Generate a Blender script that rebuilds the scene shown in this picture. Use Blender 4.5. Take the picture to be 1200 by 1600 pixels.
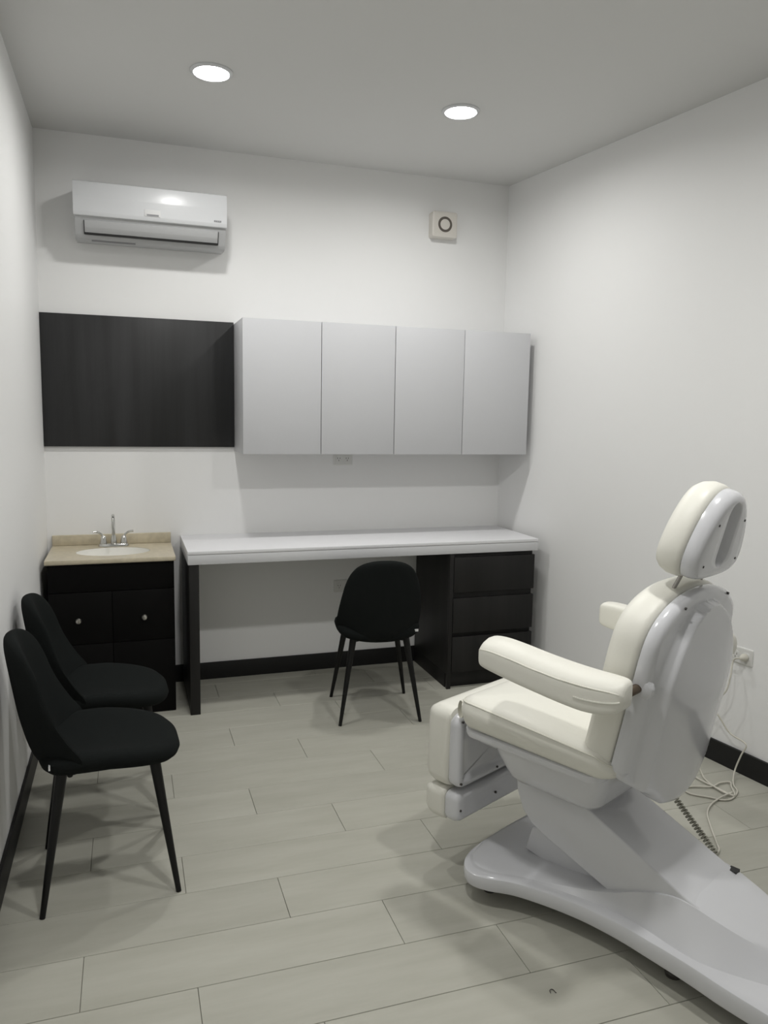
import bpy, bmesh, math, random
from mathutils import Vector, Matrix
random.seed(7)
for o in list(bpy.data.objects): bpy.data.objects.remove(o)
scene = bpy.context.scene
COL = scene.collection

# ------------------------------------------------------------------ camera
YAW, PITCH, ROLL = 0.3229, 0.1246, 0.0178
cam_d = bpy.data.cameras.new('camera'); cam = bpy.data.objects.new('camera', cam_d); COL.objects.link(cam)
cam_d.sensor_fit = 'HORIZONTAL'; cam_d.sensor_width = 36.0; cam_d.lens = 36.0 * 1202.57 / 1200.0
cam_d.clip_start = 0.05; cam_d.clip_end = 60
_f = Vector((math.sin(YAW)*math.cos(PITCH), math.cos(YAW)*math.cos(PITCH), -math.sin(PITCH)))
_r = Vector((math.cos(YAW), -math.sin(YAW), 0)); _u = _r.cross(_f)
_r2 = _r*math.cos(ROLL) + _u*math.sin(ROLL); _u2 = -_r*math.sin(ROLL) + _u*math.cos(ROLL)
M = Matrix((( _r2.x, _u2.x, -_f.x), (_r2.y, _u2.y, -_f.y), (_r2.z, _u2.z, -_f.z))).to_4x4()
M.translation = Vector((0.4156, -4.4298, 1.5407))
cam.matrix_world = M
scene.camera = cam

# ------------------------------------------------------------------ world, exposure, lamp strength
world = bpy.data.worlds.new('world'); scene.world = world; world.use_nodes = True
world.node_tree.nodes['Background'].inputs[0].default_value = (0.8, 0.85, 0.9, 1)
world.node_tree.nodes['Background'].inputs[1].default_value = 0.05
scene.view_settings.view_transform = 'Standard'
scene.view_settings.look = 'None'
scene.view_settings.gamma = 1.0
scene.view_settings.use_curve_mapping = False
scene.view_settings.exposure = 1.12
LAMP_STRENGTH = 24.0        # glow of the diffuser discs
LAMP_POWER = (3.5, 3.5, 5.6, 5.6)   # watts of the beam each downlight throws
LAMP_COLOR = (1.0, 0.992, 0.965)
LAMPS = [(0.783, -0.975), (1.915, -0.965), (0.783, -2.93), (1.915, -2.93)]

# ------------------------------------------------------------------ room numbers (metres)
W, H, DEPTH = 2.667, 2.944, 5.4
TA = math.tan(0.1571)                 # the right wall runs outward towards the camera
def wall_r(y): return W - y*TA

# ------------------------------------------------------------------ materials
def new_mat(name):
    m = bpy.data.materials.new(name); m.use_nodes = True
    return m, m.node_tree.nodes, m.node_tree.links, m.node_tree.nodes['Principled BSDF']
def mat(name, col, rough=0.5, metal=0.0, spec=0.5, var=0.0, vscale=6.0, bump=0.0, bscale=60.0, coat=0.0, stretch=(1,1,1), sheen=0.0):
    m, n, l, b = new_mat(name)
    b.inputs['Base Color'].default_value = (*col, 1); b.inputs['Roughness'].default_value = rough
    b.inputs['Metallic'].default_value = metal; b.inputs['Specular IOR Level'].default_value = spec
    b.inputs['Coat Weight'].default_value = coat; b.inputs['Coat Roughness'].default_value = 0.08
    b.inputs['Sheen Weight'].default_value = sheen
    tc = n.new('ShaderNodeTexCoord'); mp = n.new('ShaderNodeMapping'); mp.inputs['Scale'].default_value = stretch
    l.new(tc.outputs['Object'], mp.inputs['Vector'])
    if var:
        t = n.new('ShaderNodeTexNoise'); t.inputs['Scale'].default_value = vscale; t.inputs['Detail'].default_value = 5
        l.new(mp.outputs[0], t.inputs['Vector'])
        r = n.new('ShaderNodeValToRGB')
        r.color_ramp.elements[0].position = 0.3; r.color_ramp.elements[1].position = 0.7
        r.color_ramp.elements[0].color = (*[c*(1-var) for c in col], 1); r.color_ramp.elements[1].color = (*[min(1, c*(1+var)) for c in col], 1)
        l.new(t.outputs['Fac'], r.inputs['Fac']); l.new(r.outputs['Color'], b.inputs['Base Color'])
    if bump:
        t2 = n.new('ShaderNodeTexNoise'); t2.inputs['Scale'].default_value = bscale; t2.inputs['Detail'].default_value = 3
        l.new(mp.outputs[0], t2.inputs['Vector'])
        bp = n.new('ShaderNodeBump'); bp.inputs['Strength'].default_value = bump; bp.inputs['Distance'].default_value = 0.002
        l.new(t2.outputs['Fac'], bp.inputs['Height']); l.new(bp.outputs['Normal'], b.inputs['Normal'])
    return m
def wood(name, dark, light, scale=9.0, rough=0.45, spec=0.4):
    m, n, l, b = new_mat(name)
    tc = n.new('ShaderNodeTexCoord'); mp = n.new('ShaderNodeMapping'); mp.inputs['Scale'].default_value = (1, 1, 0.05)
    l.new(tc.outputs['Object'], mp.inputs['Vector'])
    t = n.new('ShaderNodeTexNoise'); t.inputs['Scale'].default_value = scale; t.inputs['Detail'].default_value = 6; t.inputs['Roughness'].default_value = 0.62
    l.new(mp.outputs[0], t.inputs['Vector'])
    r = n.new('ShaderNodeValToRGB'); r.color_ramp.elements[0].position = 0.32; r.color_ramp.elements[1].position = 0.7
    r.color_ramp.elements[0].color = (*dark, 1); r.color_ramp.elements[1].color = (*light, 1)
    l.new(t.outputs['Fac'], r.inputs['Fac']); l.new(r.outputs['Color'], b.inputs['Base Color'])
    b.inputs['Roughness'].default_value = rough; b.inputs['Specular IOR Level'].default_value = spec
    t2 = n.new('ShaderNodeTexNoise'); t2.inputs['Scale'].default_value = scale*14; t2.inputs['Detail'].default_value = 3
    l.new(mp.outputs[0], t2.inputs['Vector'])
    bp = n.new('ShaderNodeBump'); bp.inputs['Strength'].default_value = 0.15; bp.inputs['Distance'].default_value = 0.001
    l.new(t2.outputs['Fac'], bp.inputs['Height']); l.new(bp.outputs['Normal'], b.inputs['Normal'])
    return m
def tile_mat():
    m, n, l, b = new_mat('floor_tile')
    tc = n.new('ShaderNodeTexCoord'); oi = n.new('ShaderNodeObjectInfo')
    mp = n.new('ShaderNodeMapping'); mp.inputs['Scale'].default_value = (1.6, 9.0, 1)
    ad = n.new('ShaderNodeVectorMath'); ad.operation = 'ADD'
    mu = n.new('ShaderNodeMath'); mu.operation = 'MULTIPLY'; mu.inputs[1].default_value = 37.0
    l.new(oi.outputs['Random'], mu.inputs[0]); l.new(tc.outputs['Object'], ad.inputs[0]); l.new(mu.outputs[0], ad.inputs[1])
    l.new(ad.outputs[0], mp.inputs['Vector'])
    t = n.new('ShaderNodeTexNoise'); t.inputs['Scale'].default_value = 1.6; t.inputs['Detail'].default_value = 6; t.inputs['Roughness'].default_value = 0.6
    l.new(mp.outputs[0], t.inputs['Vector'])
    r = n.new('ShaderNodeValToRGB'); r.color_ramp.elements[0].position = 0.28; r.color_ramp.elements[1].position = 0.72
    r.color_ramp.elements[0].color = (0.405, 0.399, 0.343, 1); r.color_ramp.elements[1].color = (0.475, 0.469, 0.412, 1)
    l.new(t.outputs['Fac'], r.inputs['Fac'])
    hs = n.new('ShaderNodeHueSaturation')
    ma = n.new('ShaderNodeMapRange'); ma.inputs['To Min'].default_value = 0.965; ma.inputs['To Max'].default_value = 1.03
    l.new(oi.outputs['Random'], ma.inputs['Value']); l.new(ma.outputs[0], hs.inputs['Value']); l.new(r.outputs['Color'], hs.inputs['Color'])
    l.new(hs.outputs['Color'], b.inputs['Base Color'])
    b.inputs['Roughness'].default_value = 0.42; b.inputs['Specular IOR Level'].default_value = 0.35
    t2 = n.new('ShaderNodeTexNoise'); t2.inputs['Scale'].default_value = 30
    l.new(tc.outputs['Object'], t2.inputs['Vector'])
    bp = n.new('ShaderNodeBump'); bp.inputs['Strength'].default_value = 0.08; bp.inputs['Distance'].default_value = 0.002
    l.new(t2.outputs['Fac'], bp.inputs['Height']); l.new(bp.outputs['Normal'], b.inputs['Normal'])
    return m
def emit(name, col, s):
    m, n, l, b = new_mat(name)
    b.inputs['Base Color'].default_value = (0.9, 0.9, 0.9, 1)
    b.inputs['Emission Color'].default_value = (*col, 1); b.inputs['Emission Strength'].default_value = s
    return m
MT = dict(
    wall=mat('wall_paint', (0.85, 0.85, 0.845), 0.6, spec=0.3, bump=0.12, bscale=45),
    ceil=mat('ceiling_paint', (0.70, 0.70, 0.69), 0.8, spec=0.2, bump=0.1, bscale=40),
    grout=mat('grout', (0.36, 0.355, 0.305), 0.9),
    tile=tile_mat(),
    basebd=mat('baseboard_black', (0.012, 0.012, 0.012), 0.5, spec=0.3),
    dwood=wood('dark_wood_panel', (0.012, 0.0123, 0.0125), (0.031, 0.031, 0.0325), 8),
    dwood2=wood('dark_wood_drawer', (0.0075, 0.0072, 0.007), (0.019, 0.018, 0.0175), 8, 0.5, 0.3),
    espresso=mat('espresso_laminate', (0.0028, 0.0026, 0.0026), 0.6, spec=0.12),
    grey=mat('grey_laminate', (0.60, 0.605, 0.625), 0.45, spec=0.35, bump=0.05, bscale=200),
    white_lam=mat('white_laminate', (0.80, 0.80, 0.82), 0.4, spec=0.4),
    apron=mat('pale_grey_edge_laminate', (0.66, 0.665, 0.68), 0.45, spec=0.35),
    marble=mat('beige_cultured_marble', (0.56, 0.50, 0.375), 0.3, var=0.10, vscale=35),
    sink=mat('white_glaze', (0.86, 0.85, 0.80), 0.15),
    chrome=mat('chrome', (0.62, 0.62, 0.6), 0.12, metal=1.0),
    nickel=mat('brushed_nickel', (0.6, 0.58, 0.54), 0.28, metal=1.0),
    plastic=mat('white_plastic', (0.66, 0.67, 0.685), 0.28, coat=0.3),
    acgrey=mat('ac_lower_plastic', (0.46, 0.465, 0.47), 0.4),
    dark=mat('dark_gap', (0.02, 0.02, 0.02), 0.6),
    beigepl=mat('aged_plastic', (0.70, 0.67, 0.62), 0.4),
    fandark=mat('fan_recess_shade', (0.11, 0.095, 0.08), 0.6),
    plate=mat('outlet_plastic', (0.72, 0.72, 0.70), 0.35),
    fabric=mat('black_fabric', (0.0105, 0.0122, 0.0118), 1.0, spec=0.1, bump=0.5, bscale=420, sheen=0.0),
    blackm=mat('black_metal', (0.005, 0.005, 0.005), 0.4, spec=0.3),
    vinyl=mat('cream_vinyl', (0.79, 0.78, 0.71), 0.42, spec=0.4, bump=0.12, bscale=130),
    pipe=mat('cream_piping', (0.71, 0.70, 0.62), 0.45),
    shell=mat('glossy_white_shell', (0.67, 0.675, 0.70), 0.16, spec=0.5, coat=0.4),
    cord=mat('ivory_cord', (0.62, 0.60, 0.53), 0.5),
    coil=mat('grey_coil_cord', (0.42, 0.41, 0.34), 0.5),
    steel=mat('steel_rod', (0.42, 0.40, 0.38), 0.3, metal=1.0),
    screw=mat('screw_dark', (0.05, 0.045, 0.04), 0.5),
    bronze=mat('bronze_knob', (0.12, 0.09, 0.065), 0.45, metal=0.6),
    tag=mat('tag_white', (0.7, 0.7, 0.7), 0.6),
    inkgrey=mat('grey_print', (0.25, 0.25, 0.26), 0.6),
    lamp=emit('lamp_diffuser', LAMP_COLOR, LAMP_STRENGTH),
)

# ------------------------------------------------------------------ helpers
def obj(name, verts, faces, m, parent=None, smooth=None):
    me = bpy.data.meshes.new(name); me.from_pydata([tuple(v) for v in verts], [], faces); me.validate(); me.update()
    bm = bmesh.new(); bm.from_mesh(me); bmesh.ops.recalc_face_normals(bm, faces=bm.faces); bm.to_mesh(me); bm.free()
    me.materials.append(MT[m])
    if smooth is not None:
        me.shade_smooth(); me.set_sharp_from_angle(angle=math.radians(smooth))
    o = bpy.data.objects.new(name, me); COL.objects.link(o)
    if parent: o.parent = parent
    return o
def from_bm(name, bm, m, parent=None, smooth=None):
    bmesh.ops.recalc_face_normals(bm, faces=bm.faces)
    me = bpy.data.meshes.new(name); bm.to_mesh(me); bm.free(); me.materials.append(MT[m])
    if smooth is not None:
        me.shade_smooth(); me.set_sharp_from_angle(angle=math.radians(smooth))
    o = bpy.data.objects.new(name, me); COL.objects.link(o)
    if parent: o.parent = parent
    return o
def box(name, x0, x1, y0, y1, z0, z1, m, parent=None, bev=0.0, seg=2):
    bm = bmesh.new(); bmesh.ops.create_cube(bm, size=1)
    bmesh.ops.scale(bm, vec=(x1-x0, y1-y0, z1-z0), verts=bm.verts)
    bmesh.ops.translate(bm, vec=((x0+x1)/2, (y0+y1)/2, (z0+z1)/2), verts=bm.verts)
    if bev: bmesh.ops.bevel(bm, geom=list(bm.edges), offset=bev, segments=seg, affect='EDGES', profile=0.5)
    return from_bm(name, bm, m, parent, 35 if bev else None)
def prism(name, poly, a0, a1, m, axis='z', parent=None, bev=0.0, seg=2):
    """poly is a list of 2-D points: (x,y) for axis z, (x,z) for axis y, (y,z) for axis x"""
    def P(p, a): return {'z': (p[0], p[1], a), 'y': (p[0], a, p[1]), 'x': (a, p[0], p[1])}[axis]
    n = len(poly); bm = bmesh.new()
    A = [bm.verts.new(P(p, a0)) for p in poly]; B = [bm.verts.new(P(p, a1)) for p in poly]
    bm.faces.new(A); bm.faces.new(B[::-1])
    for i in range(n): bm.faces.new((A[i], A[(i+1) % n], B[(i+1) % n], B[i]))
    bmesh.ops.recalc_face_normals(bm, faces=bm.faces)
    if bev: bmesh.ops.bevel(bm, geom=list(bm.edges), offset=bev, segments=seg, affect='EDGES', profile=0.5)
    return from_bm(name, bm, m, parent, 35 if bev else None)
def loft(name, rings, m, parent=None, smooth=40, closed_ends=True):
    n = len(rings[0]); V = [v for r in rings for v in r]; Fc = []
    for i in range(len(rings)-1):
        for j in range(n):
            k = (j+1) % n
            Fc.append((i*n+j, i*n+k, (i+1)*n+k, (i+1)*n+j))
    if closed_ends:
        Fc.append(tuple(range(n))[::-1]); Fc.append(tuple((len(rings)-1)*n+j for j in range(n)))
    return obj(name, V, Fc, m, parent, smooth)
def spline(pts, n=8, closed=False):
    P = [Vector(p) for p in pts]; N = len(P); out = []
    for i in range(N if closed else N-1):
        if closed: a, b, c, d = P[(i-1) % N], P[i], P[(i+1) % N], P[(i+2) % N]
        else: a, b, c, d = P[max(i-1, 0)], P[i], P[i+1], P[min(i+2, N-1)]
        for k in range(n):
            t = k/n
            out.append(0.5*((2*b) + (c-a)*t + (2*a-5*b+4*c-d)*t*t + (3*b-a-3*c+d)*t*t*t))
    if not closed: out.append(P[-1])
    return out
def tube(name, pts, r, m, parent=None, sides=8, closed=False, radii=None):
    P = [Vector(p) for p in pts]; N = len(P); rings = []
    nrm = None
    for i in range(N):
        t = (P[(i+1) % N]-P[i-1]) if closed else (P[min(i+1, N-1)]-P[max(i-1, 0)])
        t.normalize()
        if nrm is None:
            nrm = t.orthogonal().normalized()
        else:
            nrm = (nrm - t*nrm.dot(t)).normalized()
        b = t.cross(nrm); rr = radii[i] if radii else r
        rings.append([P[i] + (nrm*math.cos(2*math.pi*k/sides) + b*math.sin(2*math.pi*k/sides))*rr for k in range(sides)])
    if closed: rings.append(rings[0]); return loft(name, rings, m, parent, 60, False)
    return loft(name, rings, m, parent, 60)
def lathe(name, prof, m, parent=None, sides=32, mtx=None, ring=False):
    rings = []
    if ring: prof = list(prof) + [prof[0]]
    for r, z in prof: rings.append([Vector((max(r, 1e-4)*math.cos(2*math.pi*k/sides), max(r, 1e-4)*math.sin(2*math.pi*k/sides), z)) for k in range(sides)])
    if mtx is not None: rings = [[mtx @ v for v in r] for r in rings]
    return loft(name, rings, m, parent, 35, not ring)
def offset2(poly, d):
    """inward offset of a counter-clockwise closed 2-D polygon along vertex normals"""
    n = len(poly); out = []
    for i in range(n):
        t = (poly[(i+1) % n] - poly[i-1]).normalized()
        out.append(poly[i] + Vector((-t.y, t.x))*d)
    return out
def pillow(name, outline, rings, frame, m, parent=None, puff0=0.0, puff1=0.0, hfun=None, smooth=40, steps=(0.85, 0.65, 0.4, 0.18)):
    """outline: ccw 2-D Vectors; rings: (inset, height) from the bottom to the top; frame(a,b,h) -> 3-D point"""
    n = len(outline); R = []
    c = sum(outline, Vector((0, 0)))/n
    def hh(p, h, s): return h + (hfun(p[0], p[1], h, s) if hfun else 0.0)
    first = offset2(outline, rings[0][0])
    for s in reversed(steps): R.append([(c + (p-c)*s, rings[0][1] - puff0*(1-s*s), 0) for p in first])
    for ins, h in rings: R.append([(p, h, 1) for p in offset2(outline, ins)])
    last = offset2(outline, rings[-1][0])
    for s in steps: R.append([(c + (p-c)*s, rings[-1][1] + puff1*(1-s*s), s) for p in last])
    return loft(name, [[frame(p[0], p[1], hh(p, h, s)) for p, h, s in r] for r in R], m, parent, smooth)
def empty(name, loc=(0, 0, 0), rz=0.0):
    o = bpy.data.objects.new(name, None); COL.objects.link(o); o.location = loc; o.rotation_euler = (0, 0, rz); o.empty_display_size = 0.1
    return o
def tag(o, label, cat, group=None):
    o['label'] = label; o['category'] = cat
    if group: o['group'] = group
    return o
def struct(o): o['kind'] = 'structure'; return o
def rrect(x0, x1, y0, y1, r, n=6):
    out = []
    for cx, cy, a in ((x1-r, y1-r, 0), (x0+r, y1-r, 90), (x0+r, y0+r, 180), (x1-r, y0+r, 270)):
        for k in range(n+1):
            t = math.radians(a + 90*k/n); out.append(Vector((cx + r*math.cos(t), cy + r*math.sin(t))))
    return out
def ident(a, b, h): return Vector((a, b, h))

# ------------------------------------------------------------------ room shell
T = 0.12
xr_far, xr_near = wall_r(0), wall_r(-DEPTH)
floor = struct(prism('floor', [(0, 0), (0, -DEPTH), (xr_near, -DEPTH), (xr_far, 0)], -0.1, -0.0065, 'grout'))
floor['label'] = 'beige grey plank tile floor'
struct(prism('ceiling', [(-T, T), (-T, -DEPTH-T), (xr_near+T, -DEPTH-T), (xr_far+T, T)], H, H+0.1, 'ceil'))
wb = struct(box('wall_back', -T, xr_far+T, 0, T, -0.1, H, 'wall'))
struct(box('wall_left', -T, 0, -DEPTH, 0, -0.1, H, 'wall'))
struct(prism('wall_right', [(xr_far, 0), (xr_near, -DEPTH), (xr_near+T, -DEPTH), (xr_far+T, 0)], -0.1, H, 'wall'))
struct(box('wall_front', -T, xr_near+T, -DEPTH-T, -DEPTH, -0.1, H, 'wall'))
BH = 0.099
struct(box('baseboard_back', 0.013, W-0.013, -0.012, 0, 0, BH, 'basebd', bev=0.002))
struct(box('baseboard_left', 0, 0.012, -DEPTH, 0, 0, BH, 'basebd', bev=0.002))
struct(prism('baseboard_right', [(wall_r(0)-0.012, -0.013), (wall_r(-DEPTH)-0.012, -DEPTH), (wall_r(-DEPTH), -DEPTH), (wall_r(0), 0)], 0, BH, 'basebd'))
# floor tiles, laid in rows with a third of a tile shift
PITCH_T, LEN_T, GAP = 0.2155, 0.891, 0.0016
def clip(poly, fn):
    out = []
    for i in range(len(poly)):
        a, b = poly[i], poly[(i+1) % len(poly)]; fa, fb = fn(a), fn(b)
        if fa >= 0: out.append(a)
        if (fa >= 0) != (fb >= 0):
            t = fa/(fa-fb); out.append((a[0]+(b[0]-a[0])*t, a[1]+(b[1]-a[1])*t))
    return out
tile_cache = {}
for k in range(-14, 20):
    y1 = -2.259 - (k-1)*PITCH_T; y0 = y1 - PITCH_T
    if y1 <= -DEPTH or y0 >= 0: continue
    shift = 0.861 + k*LEN_T/3.0
    for j in range(-14, 14):
        x0 = shift + j*LEN_T; x1 = x0 + LEN_T
        if x1 <= 0.02 or x0 >= wall_r(y0): continue
        poly = [(x0+GAP/2, y0+GAP/2), (x1-GAP/2, y0+GAP/2), (x1-GAP/2, y1-GAP/2), (x0+GAP/2, y1-GAP/2)]
        poly = clip(poly, lambda p: p[0]-0.002); poly = clip(poly, lambda p: -0.002-p[1]); poly = clip(poly, lambda p: p[1]+DEPTH-0.002)
        poly = clip(poly, lambda p: wall_r(p[1])-0.002-p[0])
        if len(poly) < 3: continue
        cx, cy = x0+LEN_T/2, (y0+y1)/2
        key = tuple((round(a-cx, 4), round(b-cy, 4)) for a, b in poly)
        if key in tile_cache:
            t = bpy.data.objects.new('tile', tile_cache[key]); COL.objects.link(t)
        else:
            pl = [Vector((a-cx, b-cy)) for a, b in poly]; n = len(pl)
            ins = offset2(pl, 0.0012)
            V = [(p.x, p.y, -0.0065) for p in pl] + [(p.x, p.y, -0.001) for p in pl] + [(p.x, p.y, 0) for p in ins]
            Fc = [tuple(range(n))[::-1], tuple(range(2*n, 3*n))]
            for r in (0, 1):
                for i in range(n): Fc.append((r*n+i, r*n+(i+1) % n, (r+1)*n+(i+1) % n, (r+1)*n+i))
            t = obj('tile', V, Fc, 'tile'); tile_cache[key] = t.data
        t.location = (cx, cy, 0); t.parent = floor

# ------------------------------------------------------------------ recessed ceiling lamps
lamp_labels = ['round lit ceiling downlight nearer the air conditioner', 'round lit ceiling downlight nearer the right wall and exhaust fan',
               'round lit ceiling downlight above the left side of the near floor', 'round lit ceiling downlight above the treatment chair']
for (lx, ly), lab, lpw in zip(LAMPS, lamp_labels, LAMP_POWER):
    e = tag(empty('ceiling_downlight', (lx, ly, H)), lab, 'ceiling light', 'recessed ceiling downlights')
    lathe('trim_ring', [(0.088, 0), (0.088, -0.004), (0.084, -0.008), (0.074, -0.010), (0.071, -0.006), (0.070, 0)], 'plastic', e, 40, None, True)
    lathe('diffuser', [(0.0695, -0.001), (0.0695, -0.004), (0.05, -0.0055), (0.001, -0.006)], 'lamp', e, 40)
    ld = bpy.data.lights.new('downlight_beam', 'AREA'); ld.shape = 'DISK'; ld.size = 0.135; ld.energy = lpw; ld.color = LAMP_COLOR; ld.spread = math.radians(168)
    lo = bpy.data.objects.new('downlight_beam', ld); COL.objects.link(lo); lo.parent = e; lo.location = (0, 0, -0.009)

# ------------------------------------------------------------------ wall panel and wall cabinet
tag(box('wall_panel', 0.001, 0.992, -0.018, 0, 1.3484, 2.0385, 'dwood', bev=0.0015), 'dark charcoal wood-grain panel mounted on the back wall left of the grey cabinets', 'wall panel')
cab = tag(empty('wall_cabinet', (0.994, 0, 1.326)), 'long grey handleless wall cabinet with four doors above the white desk', 'cabinet')
cw, ch = 2.664-0.994, 2.030-1.326
box('body', 0, cw, -0.331, 0, 0, ch, 'grey', cab, 0.001)
seams = [0, 1.414-0.994, 1.832-0.994, 2.247-0.994, cw]
for i in range(4):
    g0 = 0 if i == 0 else 0.0017; g1 = 0 if i == 3 else 0.0017
    box('door', seams[i]+g0, seams[i+1]-g1, -0.35, -0.333, 0, ch, 'grey', cab, 0.0012)

# ------------------------------------------------------------------ air conditioner
ac = tag(empty('air_conditioner', (0.19, 0, 2.392)), 'white split air conditioner with glossy front panel high on the back wall', 'air conditioner')
AW = 0.745
body_prof = [(0, 0.01), (0, 0.262), (-0.20, 0.262), (-0.207, 0.10), (-0.195, 0.075), (-0.165, 0.02), (-0.15, 0.004), (-0.12, 0)]
prism('body', body_prof, 0.004, AW-0.004, 'acgrey', 'x', ac, 0.004)
pan = [(-0.203, 0.270), (-0.222, 0.262), (-0.2265, 0.19), (-0.226, 0.12), (-0.221, 0.102), (-0.205, 0.100)]
fp = prism('front_panel', [(-0.001, 0.2635), (-0.001, 0.271)]+pan+[(-0.2075, 0.2635)], 0, AW, 'plastic', 'x', ac, 0.0025)
a = Vector((-0.207, 0.088)); b = Vector((-0.172, 0.022)); d = (b-a); nn = Vector((-d.y, d.x)).normalized()
if nn.x > 0: nn = -nn
def lp(t, o): q = a + d*t + nn*o; return (q.x, q.y)
lv = prism('louver', [lp(0.05, -0.004), lp(0.05, 0.0045), lp(0.5, 0.0075), lp(0.86, 0.005), lp(0.86, -0.004)], 0.05, AW-0.045, 'acgrey', 'x', ac, 0.0015)
prism('air_slot', [lp(0.88, -0.01), lp(0.88, 0.004), lp(1.02, 0.004), lp(1.02, -0.01)], 0.05, AW-0.045, 'dark', 'x', ac)
for xx in (0.046, AW-0.045): prism('air_slot', [lp(0.1, -0.01), lp(0.1, 0.0035), lp(1.0, 0.0035), lp(1.0, -0.01)], xx, xx+0.004, 'dark', 'x', ac)
box('vent_grille', 0.08, 0.29, -0.140, -0.128, -0.003, 0.003, 'inkgrey', ac)
box('sticker', 0.335, 0.412, -0.2285, -0.2255, 0.122, 0.155, 'tag', ac, 0.0006)
box('sticker_print', 0.346, 0.404, -0.2292, -0.2284, 0.124, 0.133, 'inkgrey', ac)
for q in range(4): box('logo', AW-0.066+q*0.0095, AW-0.066+q*0.0095+0.0075, -0.2285, -0.2255, 0.126, 0.134, 'inkgrey', ac)

# ------------------------------------------------------------------ exhaust fan
fan = tag(empty('exhaust_fan', (2.226, 0, 2.666)), 'small square off-white exhaust fan with a round opening on the back wall', 'fan')
def xz(a, b, h): return Vector((a, -h, b))
pillow('housing', rrect(-0.079, 0.079, -0.073, 0.073, 0.012), [(0, 0), (0, 0.055), (0.002, 0.059), (0.006, 0.0605)], xz, 'beigepl', fan)
mz = Matrix.Rotation(math.pi/2, 4, 'X')
lathe('opening', [(0.001, 0.0595), (0.045, 0.0595), (0.045, 0.0622), (0.001, 0.0622)], 'fandark', fan, 36, mz)  # flat disc, its dark colour stands in for shade inside the round recess
lathe('rim', [(0.0445, 0.059), (0.049, 0.059), (0.049, 0.0625), (0.047, 0.0632), (0.0445, 0.0625)], 'beigepl', fan, 36, mz, True)
lathe('hub_cap', [(0.001, 0.0615), (0.030, 0.0615), (0.030, 0.0638), (0.026, 0.0648), (0.001, 0.0652)], 'beigepl', fan, 36, mz)

# ------------------------------------------------------------------ outlets
def outlet(loc, rz, label, w=0.117, h=0.076):
    e = tag(empty('wall_outlet', loc, rz), label, 'outlet', 'wall outlets')
    pillow('plate', rrect(-w/2, w/2, -h/2, h/2, 0.006, 4), [(0, 0), (0, 0.003), (0.003, 0.0055)], xz, 'plate', e)
    for sx in (-0.026, 0.026):
        s = pillow('socket', rrect(sx-0.017, sx+0.017, -0.02, 0.02, 0.012, 4), [(0, 0.005), (0, 0.0068), (0.001, 0.0072)], xz, 'plate', e)
        for (dx, dz) in ((-0.007, 0.004), (0.007, 0.004), (0, -0.009)):
            box('slot', sx+dx-0.0013, sx+dx+0.0013, -0.0077, -0.006, dz-0.0045, dz+0.0045, 'screw', s)
    return e
outlet((1.633, 0, 1.281), 0, 'white double outlet just below the grey wall cabinet')
outlet((1.6435, 0, 0.51), 0, 'white double outlet under the desk behind the desk chair')
wy = -1.822; WALLR_RZ = -math.pi/2 - 0.1571 + math.pi*0
rz_r = math.atan2(-1, TA) # direction of the right wall towards the camera
ro = outlet((wall_r(wy), wy, 0.523), rz_r, 'white outlet on the right wall with the ivory cord plugged in')

# ------------------------------------------------------------------ vanity, sink top, faucet
van = tag(empty('vanity_cabinet', (0.034, 0, 0)), 'black vanity cabinet with two silver knobs under the beige sink top', 'cabinet')
vw = 0.629-0.034
bm = bmesh.new()
for (xa, xb, ya, yb, za, zb_) in ((0, 0.016, -0.428, -0.013, 0, 0.7935), (vw-0.016, vw, -0.428, -0.013, 0, 0.7935), (0.016, vw-0.016, -0.428, -0.41, 0, 0.7935), (0.016, vw-0.016, -0.022, -0.013, 0, 0.7935), (0.016, vw-0.016, -0.41, -0.022, 0.06, 0.075)):
    r_ = bmesh.ops.create_cube(bm, size=1)['verts']
    bmesh.ops.scale(bm, vec=(xb-xa, yb-ya, zb_-za), verts=r_); bmesh.ops.translate(bm, vec=((xa+xb)/2, (ya+yb)/2, (za+zb_)/2), verts=r_)
from_bm('body', bm, 'espresso', van)
box('top_panel', 0.001, vw-0.001, -0.447, -0.4285, 0.6525, 0.793, 'espresso', van, 0.0015)
vm = 0.328-0.034
for i, (xa, xb) in enumerate(((0.001, vm-0.0012), (vm+0.0012, vw-0.001))):
    dr = box('drawer', xa, xb, -0.447, -0.4285, 0.3885, 0.6495, 'espresso', van, 0.0015)
    kx = (0.17-0.034, 0.48-0.034)[i]
    lathe('knob', [(0.001, 0.444), (0.006, 0.446), (0.0055, 0.458), (0.013, 0.462), (0.0145, 0.468), (0.011, 0.474), (0.001, 0.476)], 'nickel', dr, 24, Matrix.Translation((kx, 0, 0.511)) @ mz)
    box('door', xa, xb, -0.447, -0.4285, 0.004, 0.3855, 'espresso', van, 0.0015)
top = tag(empty('sink_top', (0.024, 0, 0.794)), 'beige speckled sink countertop with an oval white basin and backsplash', 'sink')
sw, sd = 0.612, 0.4637
ec, erx, ery = Vector((0.312, -0.245)), 0.183, 0.128
N = 48
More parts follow.
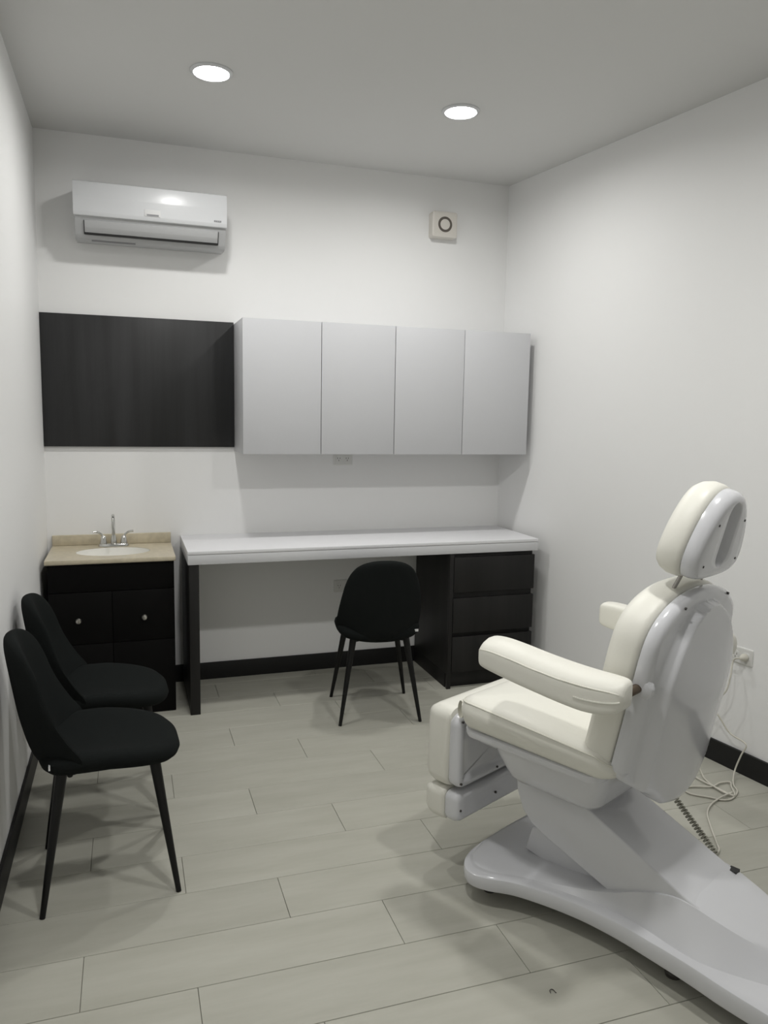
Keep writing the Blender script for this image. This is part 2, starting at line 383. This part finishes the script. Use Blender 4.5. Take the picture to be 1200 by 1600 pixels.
# slab with an oval hole
hole = [Vector((ec.x + erx*math.cos(2*math.pi*k/N), ec.y + ery*math.sin(2*math.pi*k/N))) for k in range(N)]
def edge_pt(t):
    dx, dy = math.cos(t), math.sin(t); best = 9
    for s in ((sw-ec.x)/dx if dx > 1e-6 else 9, -ec.x/dx if dx < -1e-6 else 9, (0-ec.y)/dy if dy > 1e-6 else 9, (-sd-ec.y)/dy if dy < -1e-6 else 9): best = min(best, s)
    return Vector((ec.x+dx*best, ec.y+dy*best))
angs = sorted([2*math.pi*k/N for k in range(N)] + [math.atan2(cy-ec.y, cx-ec.x) % (2*math.pi) for cx, cy in ((0, 0), (sw, 0), (0, -sd), (sw, -sd))])
inn = [Vector((ec.x+erx*math.cos(t), ec.y+ery*math.sin(t))) for t in angs]; out = [edge_pt(t) for t in angs]; n = len(angs)
V = []; zt, zb = 0.022, 0.0
for ring, z in ((inn, zb), (out, zb), (out, zt), (inn, zt)): V += [(p.x, p.y, z) for p in ring]
Fc = []
for r in range(4):
    for i in range(n): Fc.append((r*n+i, r*n+(i+1) % n, ((r+1) % 4)*n+(i+1) % n, ((r+1) % 4)*n+i))
obj('slab', V, Fc, 'marble', top)
box('front_edge', 0.0, sw, -sd-0.004, -sd, 0.003, 0.0215, 'marble', top, 0.0015)
rings = []
for k in range(9):
    s = k/8.0; f_ = math.cos(s*math.pi/2*0.97); z = 0.0205 - 0.13*math.sin(s*math.pi/2)
    rings.append([Vector((ec.x+erx*0.995*f_*math.cos(2*math.pi*q/N), ec.y+ery*0.995*f_*math.sin(2*math.pi*q/N), z)) for q in range(N)])
obj('basin', [v for r in rings for v in r], [(i*N+j, i*N+(j+1) % N, (i+1)*N+(j+1) % N, (i+1)*N+j) for i in range(8) for j in range(N)] + [tuple(8*N+j for j in range(N))], 'sink', top, 60)
box('backsplash', 0.0, sw, -0.02, 0, 0.0225, 0.078, 'marble', top, 0.003)
lathe('drain', [(0.001, -0.107), (0.022, -0.107), (0.022, -0.1045), (0.001, -0.1045)], 'chrome', top, 24, Matrix.Translation((ec.x, ec.y, 0)))
fau = tag(empty('faucet', (0.336, -0.085, 0.8165)), 'chrome two-handle faucet with a tall curved spout behind the basin', 'faucet')
pillow('base_plate', rrect(-0.078, 0.078, -0.026, 0.026, 0.025), [(0, 0), (0, 0.008), (0.003, 0.014), (0.01, 0.0165)], ident, 'chrome', fau)
lathe('spout_collar', [(0.017, 0.014), (0.017, 0.03), (0.013, 0.05), (0.0105, 0.06), (0.001, 0.06)], 'chrome', fau, 24)
sp = [(0, 0, 0.05)] + [(0, 0, 0.09), (0, 0, 0.13)] + [(0, -0.045+0.045*math.cos(t), 0.135+0.036*math.sin(t)) for t in [math.pi*k/8 for k in range(1, 8)]] + [(0, -0.09, 0.128), (0, -0.09, 0.108)]
tube('spout', spline(sp, 3), 0.0088, 'chrome', fau, 12)
for s in (-1, 1):
    hnd = lathe('handle', [(0.019, 0.012), (0.019, 0.022), (0.015, 0.04), (0.013, 0.052), (0.008, 0.058), (0.001, 0.059)], 'chrome', fau, 20, Matrix.Translation((0.052*s, 0, 0)))
    tube('lever', spline([(0.05*s, 0, 0.05), (0.062*s, -0.002, 0.066), (0.08*s, -0.004, 0.078), (0.102*s, -0.006, 0.081)], 4), 0.006, 'chrome', hnd, 8)

# ------------------------------------------------------------------ desk and drawer unit
desk = tag(empty('desk', (0.689, 0, 0)), 'long white-topped built-in desk with a black leg panel at its left end', 'desk')
dl = 2.6595-0.689
box('worktop', 0, dl, -0.546, -0.001, 0.834, 0.8512, 'white_lam', desk, 0.0015)
box('apron', 0.001, dl-0.001, -0.545, -0.001, 0.7825, 0.8325, 'apron', desk, 0.0015)
box('leg_panel', 0.006, 0.055, -0.540, -0.013, 0, 0.782, 'dwood2', desk, 0.0015)
du = tag(empty('drawer_unit', (2.112, 0, 0)), 'black wood-grain unit of three drawers under the right end of the desk', 'drawers')
dw = 2.642-2.112
box('body', 0, dw-0.006, -0.523, -0.013, 0.085, 0.780, 'dwood2', du, 0.001)
box('side_panel', -0.001, 0.022, -0.543, -0.5235, 0.0, 0.780, 'dwood2', du, 0.0012)
box('plinth', 0.0, dw-0.012, -0.505, -0.013, 0.0, 0.084, 'dwood2', du, 0.001)
for z0, z1 in ((0.56, 0.760), (0.3275, 0.5265), (0.099, 0.302)):
    box('drawer_front', 0.0245, dw-0.001, -0.545, -0.5235, z0, z1, 'dwood2', du, 0.002)

# ------------------------------------------------------------------ upholstered chairs
def superell(w, h, e, n=24, curl=0.0):
    out = []
    for k in range(n):
        t = 2*math.pi*k/n; c, s = math.cos(t), math.sin(t)
        a = w*abs(c)**(2/e)*(1 if c >= 0 else -1); b = h*abs(s)**(2/e)*(1 if s >= 0 else -1)
        out.append((a, b + curl*(a/w if w else 0)**2 * (w/0.21)**2))
    return out
def make_chair(name):
    e = empty(name)
    # seat pad
    ol = spline([Vector(p) for p in ((0.226, 0), (0.218, 0.085), (0.18, 0.155), (0.10, 0.198), (0.0, 0.213), (-0.10, 0.212), (-0.17, 0.185), (-0.205, 0.10), (-0.21, 0),
                 (-0.205, -0.10), (-0.17, -0.185), (-0.10, -0.212), (0.0, -0.213), (0.10, -0.198), (0.18, -0.155), (0.218, -0.085))], 4, True)
    ol = [Vector((p.x, p.y)) for p in ol]
    def sz(x, y, h, s): return 0.030*(abs(y)/0.213)**2*(1-max(0, x)/0.23*0.8) - 0.012*max(0, x/0.226)**3 - 0.01*(s < 0.9)*0
    pillow('seat', ol, [(0.045, 0.412), (0.02, 0.416), (0.006, 0.428), (0.0, 0.444), (0.004, 0.460), (0.018, 0.472), (0.04, 0.476)], ident, 'fabric', e, 0.0, -0.006, sz, 60)
    # backrest: lofted sections along a leaning curve
    secs = [(-0.135, 0.436, 0.145, 0.012, 0.8), (-0.165, 0.438, 0.178, 0.020, 1.0), (-0.195, 0.455, 0.206, 0.026, 1.35), (-0.217, 0.49, 0.216, 0.027, 1.5), (-0.232, 0.54, 0.214, 0.026, 1.3), (-0.246, 0.60, 0.208, 0.025, 1.12),
            (-0.255, 0.66, 0.198, 0.025, 1.0), (-0.264, 0.72, 0.184, 0.025, 1.0), (-0.271, 0.77, 0.164, 0.025, 1.0), (-0.276, 0.805, 0.138, 0.024, 1.0), (-0.279, 0.828, 0.104, 0.021, 1.0), (-0.281, 0.841, 0.062, 0.015, 1.0), (-0.282, 0.8455, 0.02, 0.005, 1.0)]
    cen = spline([Vector((s[0], 0, s[1])) for s in secs], 3); par = spline([Vector((s[2], s[3], s[4])) for s in secs], 3)
    rings = []
    for i, (c, q) in enumerate(zip(cen, par)):
        t = (cen[min(i+1, len(cen)-1)] - cen[max(i-1, 0)]).normalized(); nf = Vector((t.z, 0, -t.x))
        rings.append([c + Vector((0.085*q.z*(a_/0.21)**2, a_, 0)) + nf*b_ for a_, b_ in superell(q.x, q.y, 2.6, 28)])
    loft('backrest', rings, 'fabric', e, 60)
    # legs and under-seat frame
    for sx, sy in ((-1, 1), (-1, -1), (1, 1), (1, -1)):
        tx, ty = (-0.142 if sx < 0 else 0.135), 0.135*sy
        fx, fy = (-0.208 if sx < 0 else 0.197), 0.205*sy
        P = [Vector((tx, ty, 0.425)).lerp(Vector((fx, fy, 0.0)), k/6) for k in range(7)]
        tube('leg', P, 0.01, 'blackm', e, 14, radii=[0.0175-0.009*k/6 for k in range(7)])
    for sx in (-0.118, 0.138):
        tube('cross_bar', [(sx, -0.125, 0.409), (sx, -0.10, 0.414), (sx, 0.10, 0.414), (sx, 0.125, 0.409)], 0.009, 'blackm', e, 10)
    box('care_tag', -0.176, -0.171, -0.192, -0.172, 0.462, 0.474, 'tag', e)
    return e
def copy_tree(o, parent=None):
    c = o.copy(); COL.objects.link(c)
    if parent: c.parent = parent
    for ch in list(o.children): copy_tree(ch, c)
    return c
GR = 'black upholstered side chairs'
ch1 = make_chair('side_chair'); ch1.location = (0.335, -1.83, 0); ch1.rotation_euler = (0, 0, math.radians(3))
tag(ch1, 'black fabric chair nearest the camera beside the left wall', 'chair', GR)
ch2 = copy_tree(ch1); ch2.location = (0.325, -1.315, 0); ch2.rotation_euler = (0, 0, math.radians(2))
tag(ch2, 'black fabric chair between the vanity and the nearest black chair', 'chair', GR)
ch3 = copy_tree(ch1); ch3.location = (1.625, -0.70, 0); ch3.rotation_euler = (0, 0, math.radians(82))
tag(ch3, 'black fabric chair seen from behind, pushed up to the white desk', 'chair', GR)

# ------------------------------------------------------------------ treatment chair (local X forward, Y towards its left, Z up)
TC = tag(empty('treatment_chair', (1.809, -2.455, 0), math.radians(116)), 'cream and white adjustable treatment chair with headrest, armrests and leg rest', 'treatment chair')
# --- base
st = [  # X, edge Y, flange z, ridge Y, centre z, groove Y
    (0.352, 0.10, 0.100, 0.06, 0.103, 0.075), (0.345, 0.19, 0.102, 0.14, 0.106, 0.16), (0.325, 0.255, 0.103, 0.205, 0.107, 0.225), (0.29, 0.295, 0.104, 0.245, 0.108, 0.265),
    (0.25, 0.307, 0.105, 0.255, 0.109, 0.278), (0.20, 0.292, 0.106, 0.242, 0.111, 0.265), (0.13, 0.252, 0.107, 0.206, 0.115, 0.226),
    (0.03, 0.222, 0.109, 0.178, 0.124, 0.194), (-0.07, 0.204, 0.111, 0.156, 0.142, 0.170), (-0.15, 0.200, 0.113, 0.147, 0.168, 0.162), (-0.22, 0.202, 0.115, 0.143, 0.202, 0.163), (-0.30, 0.210, 0.117, 0.141, 0.230, 0.178), (-0.36, 0.216, 0.118, 0.138, 0.235, 0.190),
    (-0.43, 0.226, 0.119, 0.130, 0.218, 0.195), (-0.50, 0.238, 0.119, 0.115, 0.197, 0.180), (-0.58, 0.246, 0.118, 0.088, 0.172, 0.150),
    (-0.66, 0.25, 0.115, 0.055, 0.140, 0.11), (-0.72, 0.24, 0.110, 0.03, 0.118, 0.08), (-0.765, 0.20, 0.105, 0.02, 0.108, 0.06), (-0.785, 0.12, 0.10, 0.02, 0.101, 0.05)]
sv = spline([Vector(s[:3]) for s in st], 4); sw2 = spline([Vector(s[3:]) for s in st], 4)
rings = []
for a_, b_ in zip(sv, sw2):
    X, Ye, zf = a_; Yr, zc, Yg = b_
    half = [(Yr*0.55, zc+0.001), (Yr*0.88, zc-0.001), (Yr, zc-0.005)]
    for k in range(1, 7):
        t = k/6.0; y = Yr + (Yg-Yr)*t; z = zf + 0.002 + (zc-0.006-zf-0.002)*((1-t)**1.05)
        half.append((y, z))
    Ye2 = max(Ye, Yg+0.01)
    half += [(Yg+(Ye2-Yg)*0.5, zf+0.001), (Ye2-0.007, zf), (Ye2-0.0022, zf-0.0022), (Ye2, zf-0.008), (Ye2, 0.072), (Ye2-0.004, 0.062), (Ye2-0.02, 0.058)]
    ring = [Vector((X, y, z)) for y, z in half] + [Vector((X, -y, z)) for y, z in reversed(half)]
    rings.append(ring)
loft('base', rings, 'shell', TC, 26)
for X, Y in ((-0.335, 0.135), (-0.335, -0.135), (0.26, 0.2), (0.26, -0.2), (-0.70, 0.16), (-0.70, -0.16)):
    lathe('foot', [(0.001, 0), (0.022, 0), (0.024, 0.01), (0.016, 0.02), (0.012, 0.08), (0.001, 0.08)], 'screw', TC, 16, Matrix.Translation((X, Y, 0)))
# --- lift arm
arm = [(0.222, 0.43), (0.215, 0.345), (0.19, 0.285), (0.155, 0.25), (0.10, 0.226), (-0.10, 0.158), (-0.28, 0.10), (-0.40, 0.12), (-0.40, 0.222), (-0.365, 0.236), (-0.04, 0.377), (-0.02, 0.43)]
prism('lift_arm', arm, -0.128, 0.135, 'shell', 'y', TC, 0.006, 3)
link = [(0.21, 0.12), (0.185, 0.205), (0.15, 0.222), (0.10, 0.205), (-0.16, 0.12), (-0.16, 0.10), (0.1, 0.10)]
prism('lower_link', link, -0.085, 0.085, 'shell', 'y', TC, 0.008, 3)
box('arm_gap_shade', -0.398, -0.372, -0.134, -0.105, 0.215, 0.2315, 'dark', TC)  # solid dark block painted as the shade in the gap at the arm's foot
# --- seat tray, flange, cushion
ol = rrect(-0.145, 0.35, -0.27, 0.27, 0.05)
pillow('seat_flange', ol, [(0.02, 0.522), (0.004, 0.527), (0.0, 0.536), (0.0, 0.548), (0.006, 0.552)], ident, 'shell', TC)
tr = []
for X0, X1, Yh, z, r in ((-0.14, 0.262, 0.242, 0.53, 0.05), (-0.135, 0.252, 0.23, 0.49, 0.05), (-0.118, 0.236, 0.215, 0.45, 0.05), (-0.105, 0.222, 0.204, 0.42, 0.05), (-0.095, 0.208, 0.192, 0.405, 0.05), (-0.075, 0.185, 0.168, 0.402, 0.05)):
    tr.append([Vector((p.x, p.y, z)) for p in rrect(X0, X1, -Yh, Yh, r)])
loft('seat_tray', tr, 'shell', TC, 50)
ol = rrect(-0.195, 0.357, -0.282, 0.282, 0.055, 8)
def seat_h(x, y, h, s):
    d = 0.0
    k = (h-0.55)/0.10
    if x < -0.05: d -= 0.055*((-0.05-x)/0.145)**1.5*max(0, k)
    d -= 0.006*max(0, (x-0.30)/0.057)*max(0, k)
    if h < 0.6: d += 0.012*max(0, (-0.08-x)/0.12) + 0.018*max(0, (x-0.2)/0.157)
    return d
pillow('seat_cushion', ol, [(0.03, 0.549), (0.008, 0.551), (0.002, 0.562), (-0.005, 0.59), (-0.006, 0.615), (0.0, 0.640), (0.008, 0.651), (0.03, 0.660)], ident, 'vinyl', TC, 0.0, 0.014, seat_h, 60)
pp = [Vector((p.x, p.y, 0.644+seat_h(p.x, p.y, 0.644, 1))) for p in offset2(ol, 0.001)]
tube('seat_piping', pp, 0.0028, 'pipe', TC, 6, True)
# --- backrest
BA = math.radians(11)
def back(y, e, h):   # h measured forward of the seam plane
    return Vector((-0.176 - e*math.sin(BA) + h*math.cos(BA), y, 0.603 + e*math.cos(BA) + h*math.sin(BA)))
half = [(0, 0.488), (0.07, 0.484), (0.13, 0.472), (0.185, 0.450), (0.228, 0.417), (0.252, 0.375), (0.261, 0.32), (0.262, 0.24), (0.260, 0.15), (0.262, 0.06), (0.262, 0.0)]
def closed_outline(hf, n=4):
    pts = [Vector(p) for p in hf] + [Vector((-a_, b_)) for a_, b_ in reversed(hf) if a_ > 1e-6]
    o = spline([Vector((p.x, p.y, 0)) for p in pts], n, True); o = [Vector((p.x, p.y)) for p in o]
    ar = sum(o[i-1].x*o[i].y-o[i].x*o[i-1].y for i in range(len(o)))
    return o if ar > 0 else o[::-1]
olc = closed_outline(half + [(0.245, -0.025), (0.18, -0.03), (0.0, -0.03)])
pillow('backrest_cushion', olc, [(0.012, 0.002), (0.001, 0.006), (-0.003, 0.02), (-0.004, 0.05), (0.002, 0.075), (0.016, 0.094), (0.04, 0.104)], back, 'vinyl', TC, 0.0, 0.012, None, 60)
ols = closed_outline(half + [(0.256, -0.022), (0.235, -0.045), (0.2, -0.065), (0.162, -0.084), (0.13, -0.108), (0.09, -0.130), (0.0, -0.142)], 9)
def sstep(x): x = max(0.0, min(1.0, x)); return x*x*(3-2*x)
def arch(e): # half width of the raised centre panel of the shell
    if e >= 0.455: return 0.0
    if e > 0.24: return 0.22*math.sqrt(max(0.0, 1-((e-0.24)/0.215)**1.6))**0.9
    return 0.22 + 0.0*e
def shell_h(y, e, h, s):
    lobe = -0.062*sstep((0.015-e)/0.10)*max(0.0, 1-(abs(y)/0.262)**2.2)
    if h > -0.02: return lobe
    # deepening bulge towards the lower middle, raised arch on top of it
    wv = 0.262; q = max(0.0, 1-(abs(y)/wv)**2.2)
    bul = -0.052*q*sstep((0.47-e)/0.30)
    a_ = arch(e); rise = -0.028*sstep((a_-abs(y))/0.026) if a_ > 0 else 0
    return min(bul + rise, lobe - 0.01 if lobe < -0.001 else 0)
pillow('backrest_shell', ols, [(0.01, 0.0), (0.001, -0.002), (0.0, -0.010), (0.002, -0.024), (0.010, -0.033), (0.022, -0.036)], lambda y, e, h: back(y, e, h), 'shell', TC, 0, 0, shell_h, 60,
       steps=tuple(1-0.018*k for k in range(1, 54)))
for y, e in ((0.235, 0.30), (0.24, 0.02), (-0.24, 0.02), (-0.235, 0.30), (0.13, 0.455), (-0.15, 0.455)):
    p = back(y, e, -0.036); lathe('screw', [(0.001, -0.004), (0.004, -0.004), (0.004, 0.0025), (0.001, 0.003)], 'screw', TC, 10, Matrix.Translation(p) @ Matrix.Rotation(-math.pi/2-BA, 4, 'Y'))
# pivot bosses and knobs
for s in (1, -1):
    mm = Matrix.Translation((-0.242, 0.238*s, 0.836)) @ Matrix.Rotation(-s*math.pi/2, 4, 'X')
    lathe('pivot_boss', [(0.001, 0), (0.036, 0), (0.033, 0.010), (0.025, 0.016), (0.015, 0.018), (0.001, 0.0185)], 'shell', TC, 24, mm)
    mm = Matrix.Translation((-0.238, 0.250*s, 0.836)) @ Matrix.Rotation(-s*math.pi/2, 4, 'X')
    lathe('pivot_knob', [(0.001, 0), (0.013, 0), (0.013, 0.055), (0.011, 0.058), (0.001, 0.058)], 'bronze', TC, 18, mm)
# --- armrests
asec = [  # X, inner Y, outer Y, bottom z, top z
    (0.202, 0.308, 0.373, 0.828, 0.882), (0.197, 0.300, 0.381, 0.819, 0.891), (0.184, 0.296, 0.387, 0.813, 0.898), (0.14, 0.293, 0.391, 0.806, 0.900), (0.07, 0.291, 0.393, 0.797, 0.894), (0.0, 0.290, 0.393, 0.789, 0.886),
    (-0.08, 0.290, 0.393, 0.781, 0.880), (-0.15, 0.292, 0.391, 0.777, 0.878), (-0.20, 0.296, 0.386, 0.782, 0.879), (-0.235, 0.302, 0.379, 0.793, 0.879), (-0.251, 0.310, 0.371, 0.806, 0.875), (-0.257, 0.320, 0.362, 0.820, 0.866)]
sa = spline([Vector((q[0], q[1], q[2])) for q in asec], 3); sb = spline([Vector((q[0], q[3], q[4])) for q in asec], 3)
def arm_ring(s, a_, b_):
    X, yi, yo = a_; _, z0, z1 = b_; cy, cz = (yi+yo)/2, (z0+z1)/2
    out = []
    for yy, zz in superell((yo-yi)/2, (z1-z0)/2, 5.5, 36):
        drop = -0.024*max(0, (yy/((yo-yi)/2)+0.2)/1.2)**2*max(0, zz/((z1-z0)/2))
        out.append(Vector((X, s*(cy+yy), cz+zz+drop)))
    return out
for s in (1, -1):
    ar = loft('armrest', [arm_ring(s, a_, b_) for a_, b_ in zip(sa, sb)], 'vinyl', TC, 60)
    path = []
    for a_, b_ in list(zip(sa, sb))[4:-4]:
        path.append(Vector((a_.x, s*(a_.z-0.0025), b_.z-0.029)))
    tube('piping', path, 0.0026, 'pipe', ar, 6)
    path = [Vector((a_.x, s*(a_.z+0.0005), 0.5*(b_.y+b_.z)-0.012)) for a_, b_ in list(zip(sa, sb))[20:-3]]
    tube('piping', path, 0.003, 'vinyl', ar, 6)
# --- headrest
HA = math.radians(13.5)
def head(y, e, h): return Vector((-0.283 - e*math.sin(HA) + h*math.cos(HA), y, 1.147 + e*math.cos(HA) + h*math.sin(HA)))
hc = [(0, 0.222), (0.05, 0.212), (0.095, 0.176), (0.130, 0.122), (0.150, 0.065), (0.152, 0.02), (0.130, -0.016), (0.08, -0.03), (0, -0.034)]
olh = closed_outline(hc)
pillow('headrest_cushion', olh, [(0.010, 0.004), (0.001, 0.008), (-0.004, 0.02), (-0.005, 0.045), (0.002, 0.066), (0.014, 0.080), (0.034, 0.088)], head, 'vinyl', TC, 0, 0.014, None, 60)
def slot_h(y, e, h, s):
    if h > -0.035: return 0.0
    # stadium shaped recess along the middle
    e0, e1, r = 0.045, 0.155, 0.034
    dd = math.hypot(y, max(e0-e, 0, e-e1)) - r
    return 0.024*sstep(-dd/0.012)
olh2 = [Vector((p.x*0.985, 0.09+(p.y-0.09)*0.985)) for p in olh]
# shell plate: flat ring grid with recess
nh = len(olh2)
def ring_of(ins, h): return [(p, h) for p in offset2(olh2, ins)]
R = [ring_of(0.02, 0.003), ring_of(0.0, 0.002), ring_of(0.0, -0.012), ring_of(0.003, -0.026), ring_of(0.011, -0.036), ring_of(0.022, -0.040)]
# blend the outline to the slot outline
slot = []
base_last = offset2(olh2, 0.022)
def slot_pt(p, r):
    ee = min(max(p.y, 0.045), 0.155); q = Vector((p.x, p.y-ee))
    if q.length < 1e-5: q = Vector((1e-3 if p.x >= 0 else -1e-3, 0))
    q = q.normalized()*r; return Vector((q.x, ee+q.y))
for t in (0.33, 0.66): R.append([(p.lerp(slot_pt(p, 0.040), t), -0.0405) for p in base_last])
R.append([(slot_pt(p, 0.040), -0.041) for p in base_last]); R.append([(slot_pt(p, 0.037), -0.039) for p in base_last]); R.append([(slot_pt(p, 0.033), -0.024) for p in base_last]); R.append([(slot_pt(p, 0.027), -0.014) for p in base_last]); R.append([(slot_pt(p, 0.012), -0.012) for p in base_last]); R.append([(slot_pt(p, 0.001), -0.012) for p in base_last])
loft('headrest_shell', [[head(p.x, p.y, h) for p, h in r] for r in R], 'shell', TC, 50)
for y, e in ((0.085, 0.135), (-0.085, 0.135), (0.105, 0.02), (-0.105, 0.02)):
    lathe('screw', [(0.001, -0.004), (0.0035, -0.004), (0.0035, 0.002), (0.001, 0.0025)], 'screw', TC, 10, Matrix.Translation(head(y, e, -0.040)) @ Matrix.Rotation(-math.pi/2-HA, 4, 'Y'))
for y in (0.085, -0.085):
    tube('headrest_rod', [back(y, 0.455, 0.035), Vector((-0.268, y, 1.14)), Vector((-0.283, y, 1.19))], 0.0058, 'steel', TC, 10)
# --- leg rest and foot pad
def leg(y, z, h): return Vector((0.42 + h, y, z))      # h forward
olg = rrect(-0.245, 0.245, 0.305, 0.582, 0.04, 8)
pillow('legrest_cushion', olg, [(0.01, 0.0), (0.0, 0.004), (-0.003, 0.02), (-0.003, 0.06), (0.004, 0.085), (0.02, 0.106), (0.05, 0.116)], leg, 'vinyl', TC, 0, 0.008, lambda y, z, h, s: -0.012*max(0, (z-0.50)/0.08), 60)
olg2 = rrect(-0.240, 0.240, 0.310, 0.562, 0.035, 8)
pillow('legrest_shell', olg2, [(0.003, -0.001), (0.0, -0.006), (0.0, -0.030), (0.004, -0.041), (0.012, -0.045), (0.024, -0.045), (0.030, -0.038), (0.04, -0.034)], leg, 'shell', TC, 0, 0, None, 50)
olf = rrect(-0.245, 0.245, 0.186, 0.296, 0.028, 8)
def footf(y, z, h): return Vector((0.432 + h, y, z))
pillow('footrest_cushion', olf, [(0.008, 0.0), (0.0, 0.004), (-0.002, 0.02), (-0.002, 0.05), (0.004, 0.072), (0.016, 0.090), (0.03, 0.096)], footf, 'vinyl', TC, 0, 0.006, None, 60)
pillow('footrest_shell', rrect(-0.240, 0.240, 0.190, 0.292, 0.026, 8), [(0.003, -0.001), (0.0, -0.005), (0.0, -0.036), (0.006, -0.050), (0.014, -0.056)], footf, 'shell', TC, 0, 0.003, None, 50)
for X, y, z in ((0.374, 0.225, 0.545), (0.374, 0.225, 0.330), (0.374, 0.03, 0.330), (0.374, -0.2, 0.330)):
    lathe('screw', [(0.001, -0.003), (0.004, -0.003), (0.004, 0.003), (0.001, 0.0035)], 'screw', TC, 10, Matrix.Translation((X, y, z)) @ Matrix.Rotation(-math.pi/2, 4, 'Y'))
for y in (0.222, 0.03, -0.2):
    lathe('screw', [(0.001, -0.003), (0.004, -0.003), (0.004, 0.003), (0.001, 0.0035)], 'screw', TC, 10, Matrix.Translation((0.376, y, 0.235)) @ Matrix.Rotation(-math.pi/2, 4, 'Y'))
box('legrest_bracket', 0.30, 0.392, -0.12, 0.12, 0.44, 0.524, 'shell', TC, 0.006)
lp_ = [Vector((0.372 + 0.012*math.sin(t), 0, 0.595 + 0.03*math.cos(t))) for t in [2*math.pi*k/20 for k in range(20)]]
loft('strap_loop', [[Vector((p.x + (0.0015 if q else 0)*(1 if p.x > 0.372 else -1), yy, p.z)) for p in lp_] for yy, q in ((0.222, 0), (0.226, 1), (0.238, 1), (0.242, 0))], 'pipe', TC, 60, False)
# coiled handset cord hanging from the back to the base
A_, B_ = Vector((-0.156, -0.20, 0.345)), Vector((-0.307, -0.20, 0.205))
ax = (B_-A_).normalized(); u1 = ax.orthogonal().normalized(); u2 = ax.cross(u1); pts = []
turns = 20
for k in range(turns*8+1):
    t = k/(turns*8); pts.append(A_.lerp(B_, t) + (u1*math.cos(2*math.pi*turns*t) + u2*math.sin(2*math.pi*turns*t))*0.0085)
tube('coiled_cord', pts, 0.0029, 'coil', TC, 6)

# ------------------------------------------------------------------ plug and power cord
nr = Vector((-math.cos(0.1571), -math.sin(0.1571), 0)); tr_ = Vector((math.sin(0.1571), -math.cos(0.1571), 0))
oc = Vector((wall_r(wy), wy, 0.523))
pc = tag(empty('power_cord', (oc.x, oc.y, 0)), 'ivory power cord running from the right wall outlet to the floor behind the treatment chair', 'cord')
def rel(v): return Vector(v) - Vector((oc.x, oc.y, 0))
plug_c = oc + nr*0.022 + tr_*0.026 + Vector((0, 0, -0.004))
pb = lathe('plug', [(0.001, 0), (0.016, 0), (0.017, 0.012), (0.012, 0.024), (0.006, 0.034), (0.001, 0.036)], 'cord', pc, 16, Matrix.Translation(rel(oc + nr*0.0085 + tr_*0.026)) @ nr.to_track_quat('Z', 'Y').to_matrix().to_4x4())
s0 = oc + nr*0.042 + tr_*0.026
path = [s0] + [Vector(p) for p in (
    (2.920, -1.815, 0.502), (2.896, -1.829, 0.433), (2.876, -1.827, 0.365), (2.849, -1.785, 0.311), (2.837, -1.773, 0.296), (2.849, -1.787, 0.288), (2.869, -1.816, 0.244), (2.895, -1.851, 0.187), (2.918, -1.902, 0.168), (2.921, -1.923, 0.153), (2.914, -1.906, 0.106),
    (2.897, -1.894, 0.03), (2.841, -1.95, 0.006), (2.807, -2.009, 0.005), (2.739, -2.051, 0.005), (2.692, -2.048, 0.005), (2.66, -2.019, 0.006), (2.602, -1.966, 0.005), (2.612, -1.923, 0.005), (2.657, -1.92, 0.006), (2.73, -1.946, 0.008), (2.79, -1.928, 0.008), (2.835, -1.935, 0.008),
    (2.812, -1.97, 0.008), (2.761, -2.04, 0.01), (2.74, -1.965, 0.01), (2.725, -1.86, 0.008), (2.75, -1.797, 0.005), (2.805, -1.781, 0.005), (2.757, -1.869, 0.008), (2.735, -1.944, 0.012), (2.74, -2.02, 0.012), (2.771, -2.018, 0.012), (2.704, -2.034, 0.01), (2.627, -2.064, 0.006),
    (2.56, -2.116, 0.005), (2.503, -2.198, 0.005), (2.436, -2.308, 0.005), (2.406, -2.351, 0.005), (2.332, -2.394, 0.006))]
tube('cable', [rel(p) for p in spline(path, 8)], 0.0036, 'cord', pc, 7)

# ------------------------------------------------------------------ a stray thread on the floor
th = tube('thread', [Vector(p) for p in spline([(-0.012, -0.006, 0.002), (-0.010, 0.006, 0.003), (0.0, 0.010, 0.0035), (0.008, 0.004, 0.003), (0.010, -0.008, 0.002), (0.013, -0.012, 0.002)], 5)], 0.0014, 'screw', None, 6)
th.scale = (0.62, 0.62, 1); th.location = (1.475, -2.773, 0); tag(th, 'tiny dark curled thread lying on the floor tiles near the camera', 'thread')
